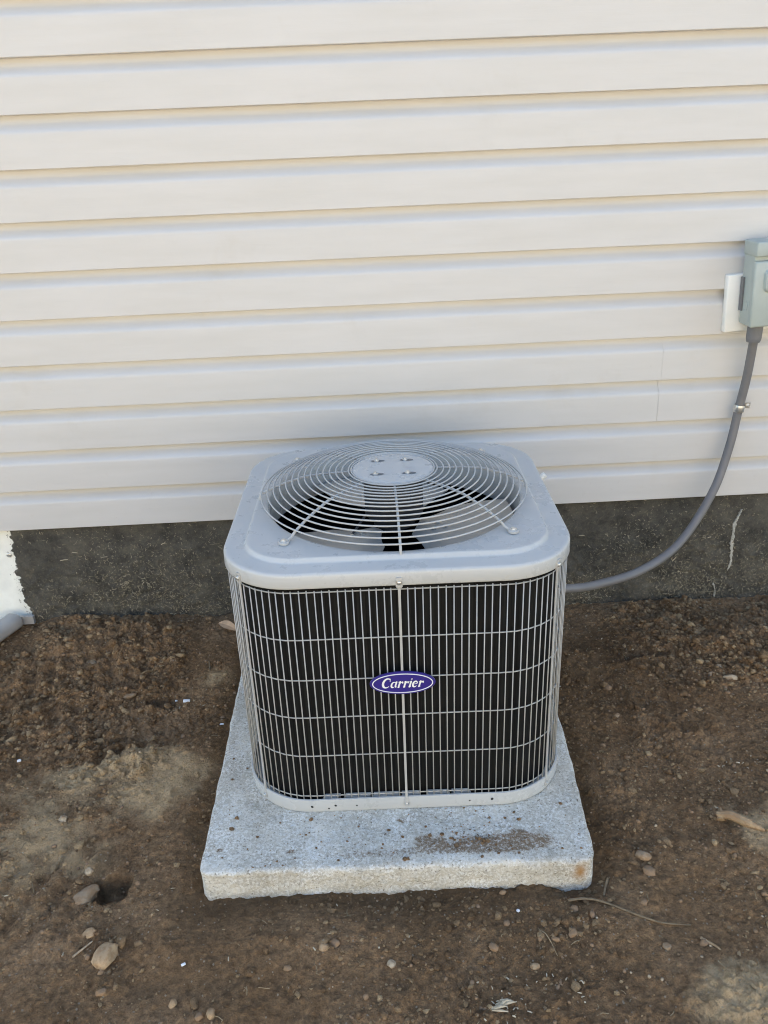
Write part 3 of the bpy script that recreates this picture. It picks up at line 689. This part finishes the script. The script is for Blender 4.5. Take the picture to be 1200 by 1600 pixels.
# "Carrier" drawn as broad-pen strokes: (polyline, widths) on a unit x-height
def arc(cx, cy, rx, ry, a0, a1, n=14): return [(cx+rx*math.cos(math.radians(a0+(a1-a0)*i/n)), cy+ry*math.sin(math.radians(a0+(a1-a0)*i/n))) for i in range(n+1)]
G = {'C': (1.42, [(arc(.78, .72, .60, .72, 52, 312, 22), lambda t: .12+.24*math.sin(math.pi*min(1, t*1.05))**1.2), ([(1.10, 1.42), (1.20, .98)], lambda t: .10)]),
     'a': (1.06, [(arc(.42, .42, .30, .42, 70, 300, 18), lambda t: .10+.17*math.sin(math.pi*t)), ([(.80, .86), (.76, .22), (.84, .06), (.98, .10)], lambda t: .27-.17*t**2), ([(.46, .86), (.80, .84)], lambda t: .09)]),
     'r': (.86, [([(.06, .84), (.24, .86)], lambda t: .09), ([(.28, .88), (.24, .04)], lambda t: .27), ([(.10, .04), (.42, .04)], lambda t: .08), ([(.34, .58), (.48, .80), (.66, .84)], lambda t: .11+.10*t), ([(.66, .80), (.72, .70)], lambda t: .22)]),
     'i': (.52, [([(.04, .84), (.2, .86)], lambda t: .09), ([(.26, .88), (.22, .04)], lambda t: .27), ([(.08, .04), (.42, .04)], lambda t: .08), ([(.27, 1.26), (.271, 1.262)], lambda t: .28)]),
     'e': (.92, [(arc(.46, .44, .33, .44, 20, 318, 20), lambda t: .12+.17*math.sin(math.pi*min(1, t*1.0))**1.1), ([(.26, .44), (.76, .54)], lambda t: .09)])}
G['C'] = (1.42, G['C'][1])
mb = MB(); xoff = 0.0; glyphs = []
for ch in 'Carrier': glyphs.append((ch, xoff)); xoff += G[ch][0]
sx = .0800/xoff; sh = .0142
for ch, x0 in glyphs:
    for li, (pts, wf) in enumerate(G[ch][1]):
        lp0, lp1 = [], []; n = len(pts); ylev = -.0041-.00004*li-.00001*(x0 % 3)
        for i, p in enumerate(pts):
            q0, q1 = pts[max(0, i-1)], pts[min(n-1, i+1)]; dx, dy = q1[0]-q0[0], q1[1]-q0[1]; l = math.hypot(dx, dy) or 1; w = wf(i/(n-1))/2
            if ch == 'C': pass
            for sgn, acc in ((1, lp0), (-1, lp1)):
                gx_, gy_ = p[0]-sgn*dy/l*w, p[1]+sgn*dx/l*w
                acc.append(((x0+gx_-xoff/2+.28*(gy_-.5))*sx, ylev, (gy_-.60)*sh))
        mb.loops([lp0, lp1], False)
        for p, w in ((pts[0], wf(0)), (pts[-1], wf(1))):
            ring_ = [(p[0]+w/2*math.cos(2*math.pi*j/10), p[1]+w/2*math.sin(2*math.pi*j/10)) for j in range(10)]
            mb.add([((x0+a-xoff/2+.28*(b-.5))*sx, ylev-.00002, (b-.60)*sh) for a, b in ring_], [tuple(range(10))])
build(mb, 'lettering', 'badge_white', badge, smooth=False)
badge.rotation_euler.y = 0.0

# ------------------------------------------------------------------ disconnect box, block, conduit, clamp
TILT = math.radians(-3)
blk = link('mounting_block', bevel_box((.200, .022, .150), .003, 2), 'white_vinyl', None, (1.063, -.0100, .8985)); blk.rotation_euler.y = TILT
tag(blk, 'white vinyl mounting block on the siding behind the electrical box', 'mounting block')
box = empty('disconnect_box', (1.068, -.03, .955), 'grey-green metal electrical disconnect box on the right edge of the wall', 'electrical box'); box.rotation_euler.y = TILT
link('box_body', bevel_box((.150, .060, .205), .003, 2, (0, -.030, -.002)), 'box_grey_green', box)
link('front_cover', bevel_box((.156, .016, .165), .005, 2, (0, -.067, -.022)), 'box_grey_green', box)
link('top_hood', bevel_box((.158, .076, .036), .004, 2, (0, -.040, .090)), 'box_grey_green', box)
mb = MB()
mb.loops([[(a-.012, -.0745, b+.012) for a, b in rrect(.086, .060, .016)], [(a-.012, -.084, b+.012) for a, b in rrect(.080, .054, .015)], [(a-.012, -.088, b+.012) for a, b in rrect(.068, .044, .013)]], True, False, True)
build(mb, 'pull_handle', 'box_grey_green', box)
mb = MB(); mb.box((-.0765, -.008, -.028), (.005, .016, .085)); build(mb, 'side_slot', 'fitting_grey', box, smooth=False)
mb = MB(); kn = lambda r, x: [(x, -.032+r*math.cos(2*math.pi*i/18), -.055+r*math.sin(2*math.pi*i/18)) for i in range(18)]
mb.loops([kn(.0125, -.0745), kn(.0125, -.0758), kn(.0112, -.0758), kn(.0108, -.0752), kn(.001, -.0752)]); build(mb, 'knockout', 'box_grey_green', box)
mb = MB()
for i in range(10): mb.box((.020+.0055*i+random.uniform(-.001, .001), -.0752, -.099+random.uniform(-.002, .002)), (.004, .0006, random.uniform(.002, .005)))
build(mb, 'scuffs', 'hole_dark', box, smooth=False)

wp = empty('electrical_conduit', (1.03, -.05, .83), 'dark grey flexible conduit curving from the box down behind the air conditioner', 'conduit')
WO = Vector((1.03, -.05, .83))
pth = [(1.032, -.058, .842), (1.036, -.052, .808), (1.040, -.036, .700), (1.034, -.028, .604), (1.019, -.036, .495), (.972, -.07, .369), (.873, -.12, .241), (.747, -.18, .193), (.604, -.24, .190), (.506, -.28, .206), (.41, -.315, .225), (.352, -.33, .235)]
def catmull(P, n=8):
    P = [Vector(p) for p in P]; out = []
    for i in range(len(P)-1):
        a, b, c, d = P[max(i-1, 0)], P[i], P[i+1], P[min(i+2, len(P)-1)]
        for k in range(n):
            t = k/n; out.append(.5*((2*b)+(c-a)*t+(2*a-5*b+4*c-d)*t*t+(3*b-a-3*c+d)*t**3))
    return out+[P[-1]]
mb = MB(); mb.tube([p-WO for p in catmull(pth)], .0118, 14); build(mb, 'conduit', 'conduit_grey', wp)
mb = MB(); cf = lambda r, z, n=8: [(r*math.cos(2*math.pi*i/24)*(1 if n else 1)+.002, -.008+r*math.sin(2*math.pi*i/24), z) for i in range(24)]
mb.loops([cf(.0195, .026), cf(.0195, -.018), cf(.0190, -.022), cf(.0170, -.030), cf(.0125, -.0305)]); build(mb, 'fitting', 'fitting_grey', wp)
cl = empty('conduit_clamp', (1.035, -.028, .608), 'small shiny metal strap clamping the grey conduit to the siding', 'clamp')
dirv = (Vector(pth[3])-Vector(pth[2])).normalized(); sx_ = dirv.cross(Vector((0, -1, 0))).normalized(); ny_ = sx_.cross(dirv)
mb = MB()
for rr0, rr1 in ((.0122, .0138),):
    rows = []
    for h in (-.0105, -.006, 0, .006, .0105):
        rows.append([dirv*h+(sx_*math.cos(b)+ny_*math.sin(b))*(.0138+(.0012 if abs(h) < .007 else 0)) for b in [2*math.pi*j/24 for j in range(24)]])
    mb.loops(rows, True)
build(mb, 'band', 'screw_steel', cl)
tabv = -sx_ if sx_.x < 0 else sx_
mb = MB(); Rm = Matrix((tabv, ny_, dirv)).transposed()
mb.box(tabv*.0215+Vector((0, .002, 0))+dirv*-.008, (.016, .002, .016), Rm); build(mb, 'tab', 'screw_steel', cl, smooth=False)
screw(cl, tabv*.0225+Vector((0, .0005, 0))+dirv*-.008, (0, -1, 0), .0042)
# refrigerant service cap seen past the lid
cap = empty('service_valve', (.374, -.42, .565), 'small pale valve cap at the back right side of the air conditioner', 'valve')
mb = MB(); mb.tube([(-.03, 0, 0), (.020, 0, .020), (.036, 0, .034)], [.009, .008, .007], 10); build(mb, 'valve_cap', 'white_vinyl', cap)

# ------------------------------------------------------------------ loose soil: clods, grit, litter
bmi = bmesh.new(); bmesh.ops.create_icosphere(bmi, subdivisions=1, radius=1.0); bmi.verts.ensure_lookup_table()
ICO_V = np.array([v.co[:] for v in bmi.verts]); ICO_F = np.array([[v.index for v in f.verts] for f in bmi.faces]); bmi.free()
def scatter(name, material, xs, ys, sizes, sink, label, flat=.7, jag=.35, dryv=None):
    n = len(xs); zs_ = H(xs, ys); nv = len(ICO_V)
    ang = RNG.uniform(0, 2*np.pi, n); sc = np.stack([RNG.uniform(.75, 1.35, n), RNG.uniform(.65, 1.1, n), flat*RNG.uniform(.7, 1.2, n)], -1)*sizes[:, None]
    V = ICO_V[None]*(1+RNG.uniform(-jag, jag, (n, nv, 1)))*sc[:, None]
    til = RNG.uniform(-.5, .5, n); c, s = np.cos(til)[:, None], np.sin(til)[:, None]
    y2, z2 = V[..., 1]*c-V[..., 2]*s, V[..., 1]*s+V[..., 2]*c
    ca, sa = np.cos(ang)[:, None], np.sin(ang)[:, None]
    x3, y3 = V[..., 0]*ca-y2*sa, V[..., 0]*sa+y2*ca
    W = np.stack([x3+xs[:, None], y3+ys[:, None], z2+(zs_+sizes*flat*sink)[:, None]], -1).reshape(-1, 3)
    Fc = (ICO_F[None]+(np.arange(n)*nv)[:, None, None]).reshape(-1, 3)
    me = bpy.data.meshes.new(name); me.vertices.add(len(W)); me.vertices.foreach_set('co', W.astype(np.float32).ravel())
    me.loops.add(Fc.size); me.loops.foreach_set('vertex_index', Fc.ravel().astype(np.int32)); me.polygons.add(len(Fc)); me.polygons.foreach_set('loop_start', np.arange(0, Fc.size, 3, dtype=np.int32))
    me.update(calc_edges=True)
    if dryv is not None:
        attr(me, 'dry', np.repeat(dryv, nv)); attr(me, 'damp', np.repeat(dampmask(xs, ys)*.7, nv))
    o = link(name, me, material); tag(o, label, kind='stuff'); return o
def sample(n, wfun):
    xs = RNG.uniform(-1.28, 1.36, n); ys = RNG.uniform(-1.40, -.004, n)
    k = (RNG.uniform(0, 1, n) < wfun(xs, ys)) & (pad_dist(xs, ys) > .006)
    return xs[k], ys[k]
def wclod(x, y):
    t = treadmask(x, y); n = np.clip(.5+.6*fbm(x*6, y*6, 301, 3), 0, 1)
    smooth = gauss(x, y, -.53, -.52, .12, .10)+gauss(x, y, -.45, -.15, .12, .08)+gauss(x, y, .75, -.62, .12, .06)
    return np.clip(.42*n+.50*t*(.35+.65*n)+.35*gauss(x, y, -.65, -.72, .12, .08)+.35*np.exp(-((pad_dist(x, y)-.03)/.03)**2)*n, 0, 1)*np.clip(1-smooth, .05, 1)
xs, ys = sample(130000, wclod); sz = np.clip(RNG.lognormal(-6.05, .60, len(xs))*(.72+.50*treadmask(xs, ys)), .0009, .0110)
scatter('dirt_clods', 'soil', xs, ys, sz, .25, 'loose crumbled clods of brown soil', .75, .46, np.clip(drymask(xs, ys)+RNG.normal(.18, .34, len(xs)), 0, .85))
xs, ys = sample(5200, lambda x, y: np.clip(.25+.5*fbm(x*4, y*4, 311, 2), .05, 1)); sz = np.clip(RNG.lognormal(-5.9, .5, len(xs)), .0012, .0075)
scatter('pebble_grit', 'stone_brown', xs, ys, sz, .15, 'small brown pebbles half sunk in the soil', .7, .22)
xs, ys = sample(900, lambda x, y: np.clip(.25+.5*fbm(x*4, y*4, 321, 2), .05, 1)); sz = np.clip(RNG.lognormal(-6.1, .45, len(xs)), .0010, .0045)
scatter('pale_grit', 'stone_pale', xs, ys, sz, .3, 'scattered pale grit on the soil', .7, .25)
mb = MB()
lx, ly = sample(2400, lambda x, y: np.clip(.18+.5*fbm(x*5, y*5, 331, 2)+.5*gauss(x, y, 1.0, -.06, .15, .04)+.6*gauss(x, y, .183, -1.285, .05, .03), .02, 1))
for x, y in zip(lx, ly):
    l = random.choice((.003, .005, .006, .009, .014, .02)); a = random.uniform(0, math.pi); r = random.uniform(.0004, .0008)
    p0 = (x-math.cos(a)*l/2, y-math.sin(a)*l/2); p1 = (x+math.cos(a)*l/2, y+math.sin(a)*l/2); h0, h1, hm = hz(*p0), hz(*p1), hz(x, y)
    mb.tube([(*p0, h0+.001), (x+random.uniform(-.1, .1)*l, y+random.uniform(-.1, .1)*l, max(hm, (h0+h1)/2)+.002), (*p1, h1+.001)], r, 4)
tag(build(mb, 'straw_litter', 'straw'), 'short bits of straw and root fibre littering the soil', kind='stuff')
mb = MB()
for cx0, cy0, n, sp_ in ((1.0, -.045, 22, .09), (.58, -.12, 10, .05), (.183, -1.288, 16, .02), (.20, -1.25, 8, .02), (.28, -1.26, 10, .03), (.8, -.78, 18, .05), (-.5, -.42, 5, .04), (0, -1.1, 14, .4), (-.5, -1.0, 10, .25)):
    for i in range(n):
        x, y = random.gauss(cx0, sp_), min(-.004, random.gauss(cy0, sp_*.6))
        if pad_dist(np.array([x]), np.array([y]))[0] < .005: continue
        l = random.uniform(.002, .009); a = random.uniform(0, math.pi); h = hz(x, y); r = random.uniform(.0006, .0014); b = Vector((math.cos(a)*l, math.sin(a)*l, random.uniform(-.3, .3)*l)); p = Vector((x, y, h+.0025))
        mb.tube([p-b/2, p+Vector((0, 0, .0006)), p+b/2], [r, r*1.2, r*.6], 5)
tag(build(mb, 'pale_chips', 'straw_pale'), 'tiny pale wood and plastic chips on the soil', kind='stuff')
# crumbs of soil lying on the slab
pts_ = [(.17+random.gauss(0, .045), -.985+random.gauss(0, .02)) for _ in range(70)]+[(random.uniform(-.33, .38), random.uniform(-1.03, -.90)) for _ in range(110)]+[(random.uniform(-.345, -.30), random.uniform(-.9, -.5)) for _ in range(12)]
px_, py_ = np.array(pts_).T; py_ = np.clip(py_, -1.033, -.1)
n = len(px_); nv = len(ICO_V); s_ = np.clip(RNG.lognormal(-6.5, .55, n), .0006, .005)
V = ICO_V[None]*(1+RNG.uniform(-.35, .35, (n, nv, 1)))*s_[:, None, None]*np.array([1.1, 1, .6])+np.stack([px_, py_, np.full(n, .0662)+s_*.35], -1)[:, None]
me = bpy.data.meshes.new('slab_crumbs'); me.from_pydata(V.reshape(-1, 3).tolist(), [], (ICO_F[None]+(np.arange(n)*nv)[:, None, None]).reshape(-1, 3).tolist()); me.update()
attr(me, 'dry', np.zeros(n*nv)); tag(link('slab_crumbs', me, 'soil'), 'small crumbs of soil lying on the concrete slab', kind='stuff')

# ------------------------------------------------------------------ stones that can be told apart
def stone(x, y, sx, sy, szz, rz, material, label, seed, sink=.40, name='stone', boxy=.25):
    bm = bmesh.new(); bmesh.ops.create_icosphere(bm, subdivisions=3, radius=1.0)
    rr = random.Random(seed); ax = [(Vector((rr.gauss(0, 1), rr.gauss(0, 1), rr.gauss(0, 1))).normalized(), rr.uniform(.66, .92)) for _ in range(13)]
    for v in bm.verts:
        d = v.co.normalized(); k = 1.0
        for a, c in ax:
            t = d.dot(a)
            if t > .05: k = min(k, c/t)
        k *= 1+.07*float(fbm(np.array([d.x*2.2+seed]), np.array([d.y*2.2+d.z*1.7]), 401+seed, 2)[0])
        v.co = Vector((d.x*k*sx, d.y*k*sy, d.z*k*szz))
    me = bpy.data.meshes.new(name); bm.to_mesh(me); bm.free(); me.polygons.foreach_set('use_smooth', [True]*len(me.polygons)); me.set_sharp_from_angle(angle=math.radians(38))
    o = link(name, me, material, None, (x, y, hz(x, y)+szz*(1-sink*2))); o.rotation_euler = (rr.uniform(-.15, .15), rr.uniform(-.15, .15), rz); tag(o, label, 'stone', 'stones lying on the soil'); return o
ST = [(-.516, -1.159, .021, .030, .016, -.5, 'stone_tan', 'largest tan stone on the soil at the lower left'),
      (-.598, -1.012, .020, .034, .016, -.55, 'stone_grey', 'greyish angular stone beside the dark hole at lower left'),
      (-.603, -.958, .011, .009, .008, .2, 'stone_pale', 'small pale stone just above the angular grey stone'),
      (-.556, -1.108, .018, .012, .009, .1, 'stone_tan', 'flat oval stone just behind the largest tan stone'),
      (-.379, -1.246, .0085, .0085, .007, 0, 'stone_tan', 'round tan pebble alone near the bottom, left of centre'),
      (-.504, -1.226, .010, .0075, .006, .4, 'stone_brown', 'brown pebble below the largest tan stone'),
      (-.329, -1.274, .008, .008, .006, 0, 'stone_brown', 'left one of two pebbles touching at the bottom edge'),
      (-.309, -1.271, .0085, .011, .008, .2, 'stone_tan', 'right one of two pebbles touching at the bottom edge'),
      (-.703, -.812, .010, .011, .008, .3, 'stone_pale', 'pale lump of stone left of the slab front corner'),
      (-.123, -1.170, .010, .0085, .006, .2, 'stone_tan', 'tan pebble below the slab front, left of its middle'),
      (-.103, -1.160, .010, .009, .006, .8, 'stone_brown', 'dark pebble touching the tan pebble below the slab'),
      (-.003, -1.199, .0085, .009, .006, .1, 'stone_pale', 'pale square-cornered pebble below the middle of the slab'),
      (.181, -1.180, .010, .010, .006, .5, 'stone_brown', 'grey-brown pebble below the slab, right of its middle'),
      (.328, -1.158, .0105, .009, .006, .9, 'stone_brown', 'dark round pebble under the left end of the long twig'),
      (.248, -1.213, .010, .0065, .005, .1, 'stone_tan', 'small oval pinkish pebble at lower right'),
      (.487, -1.196, .009, .009, .006, .6, 'stone_grey', 'grey pebble below the long twig'),
      (.504, -1.008, .016, .012, .010, -.4, 'stone_grey', 'upper of two stones lying together right of the slab'),
      (.506, -1.042, .014, .013, .009, .3, 'stone_brown', 'lower of two stones lying together right of the slab'),
      (-.808, -.225, .013, .012, .009, .3, 'stone_grey', 'round clod-like stone in the tread marks at the left'),
      (-.668, -.369, .018, .008, .008, .4, 'stone_grey', 'long grey stone left of the rectangular footprint hole'),
      (.916, -.445, .022, .009, .008, -.2, 'stone_pale', 'flat pale stone slab at far right below the conduit'),
      (.872, -.430, .013, .009, .008, .3, 'stone_grey', 'grey stone just left of the flat pale stone'),
      (.597, -.440, .011, .013, .008, .1, 'stone_brown', 'rounded stone on damp soil right of the unit'),
      (.584, -.559, .012, .008, .007, .2, 'stone_grey', 'grey pebble on the soil right of the grille'),
      (.905, -.395, .010, .009, .007, .5, 'stone_pale', 'small pale stone behind the flat pale stone'),
      (.555, -1.19, .009, .008, .005, .2, 'stone_brown', 'brown pebble beside the thin pale wood sliver')]
ST += [(.575, -1.215, .0001, .0001, .0001, 0, '', '')] if False else []
for i, s in enumerate(ST): stone(*s, seed=i+3)

# ------------------------------------------------------------------ twigs, wood, leaf, chips
def strand(name, pts, rad, material, label, cat, lift=.002):
    P = catmull([(x, y, 0) for x, y in pts], 6); P = [Vector((p.x, p.y, hz(p.x, p.y))) for p in P]
    zz_ = [max(P[j].z for j in range(max(0, i-3), min(len(P), i+4))) for i in range(len(P))]; zz_ = np.convolve(np.pad(zz_, 2, 'edge'), np.ones(5)/5, 'valid')
    mb = MB(); P = [Vector((p.x, p.y, z+lift)) for p, z in zip(P, zz_)]
    mb.tube(P, [rad*(1-.45*i/len(P))*random.uniform(.85, 1.15) for i in range(len(P))], 6); return tag(build(mb, name, material), label, cat)
strand('twig', [(.335, -1.092), (.369, -1.088), (.401, -1.103), (.457, -1.136), (.494, -1.151), (.544, -1.157)], .0026, 'root_brown', 'long thin curved twig on the soil near the slab corner', 'twig')
strand('twig', [(.425, -1.042), (.414, -1.063), (.406, -1.082)], .0028, 'root_brown', 'short stub of twig standing above the long twig', 'twig')
strand('root_fibre', [(.268, -1.148), (.278, -1.156), (.285, -1.175), (.291, -1.198)], .0011, 'straw', 'fine curled root fibre left of the long twig', 'root')
strand('stem', [(-.652, -.292), (-.632, -.262), (-.622, -.258), (-.60, -.25)], .0018, 'straw', 'bent yellowish stem in front of the tread marks', 'stem')
strand('stem', [(-.632, -.262), (-.628, -.235)], .0014, 'straw', 'short straight stem crossing the bent yellowish one', 'stem')
strand('wood_sliver', [(.553, -1.180), (.566, -1.194), (.576, -1.210)], .0028, 'wood_pale', 'thin pale wood sliver at the lower right', 'wood sliver')
strand('twig', [(-.475, -.245), (-.466, -.285)], .0026, 'root_brown', 'short dark stick left of the grille', 'twig')
strand('twig', [(-.575, -1.155), (-.548, -1.125)], .0022, 'stone_pale', 'short pale stick left of the largest tan stone', 'twig')
strand('stem', [(.425, -.435), (.475, -.432)], .0018, 'straw_pale', 'pale straw stalk poking out right of the grille', 'stem')
# broken root chunk
wc = empty('wood_chunk', (.72, -.942, hz(.72, -.942)), 'broken pale chunk of root wood at the right', 'wood')
mb = MB(); mb.tube([(-.035, .022, .010), (-.012, .012, .016), (.015, -.006, .012), (.045, -.024, .006)], [.006, .010, .009, .003], 8); build(mb, 'splinter', 'wood_pale', wc)
mb = MB(); mb.tube([(-.030, .012, .004), (-.026, .026, .010), (-.022, .036, .013)], [.008, .006, .002], 7); build(mb, 'splinter', 'wood_pale', wc)
# shredded wood at the bottom
ws = empty('wood_shred', (.183, -1.290, hz(.183, -1.290)), 'frayed pale wood shred at the bottom, right of centre', 'wood')
for i in range(7):
    a = random.uniform(-.3, .7); l = random.uniform(.015, .03); c = Vector((random.uniform(-.012, .012), random.uniform(-.007, .007), .004+.0012*i)); d = Vector((math.cos(a), math.sin(a), random.uniform(-.15, .15)))*l/2
    mb = MB(); mb.tube([c-d, c+Vector((0, 0, .002)), c+d], [.0012, .0026, .0006], 5); build(mb, 'splinter', 'straw_pale', ws)
# curled leaf
mb = MB(); rows = []
for i in range(9):
    t = i/8; w = .013*math.sin(math.pi*min(1, t*.92+.04)); row = []
    for j in range(5):
        s = j/2-1; row.append((-.045+.075*t, s*w, .010+.010*math.sin(t*3)+.35*abs(s)*w))
    rows.append(row)
mb.loops(rows, False); mb.loops([[(a, b, c-.0006) for a, b, c in r[::-1]] for r in rows], False)
lf = build(mb, 'leaf', 'dry_leaf', None, (-.432, -.090, hz(-.44, -.085)+.004)); lf.rotation_euler = (.5, .1, -.55); tag(lf, 'curled orange-tan dry leaf against the left side of the grille', 'leaf')
def chip(x, y, d, rz, label):
    o = link('white_chip', bevel_box(d, min(d)*.25, 1), 'white_chip', None, (x, y, hz(x, y)+d[2]*.6)); o.rotation_euler = (random.uniform(-.2, .2), random.uniform(-.2, .2), rz); tag(o, label, 'chip', 'white chips on the soil')
chip(-.512, -.399, (.018, .010, .005), .1, 'largest white plastic chip, beside the rectangular footprint hole')
chip(-.545, -.378, (.007, .005, .004), .4, 'small white chip just left of the largest white chip')
chip(-.405, -.50, (.012, .005, .003), -.4, 'thin white chip close to the left edge of the slab')
chip(-.872, -.612, (.009, .007, .005), .2, 'white chip on the far left soil')
chip(.238, -1.105, (.006, .006, .004), .7, 'white chip just below the slab at its right end')
chip(-.372, -1.180, (.008, .005, .003), .5, 'white chip alone below the slab left corner')
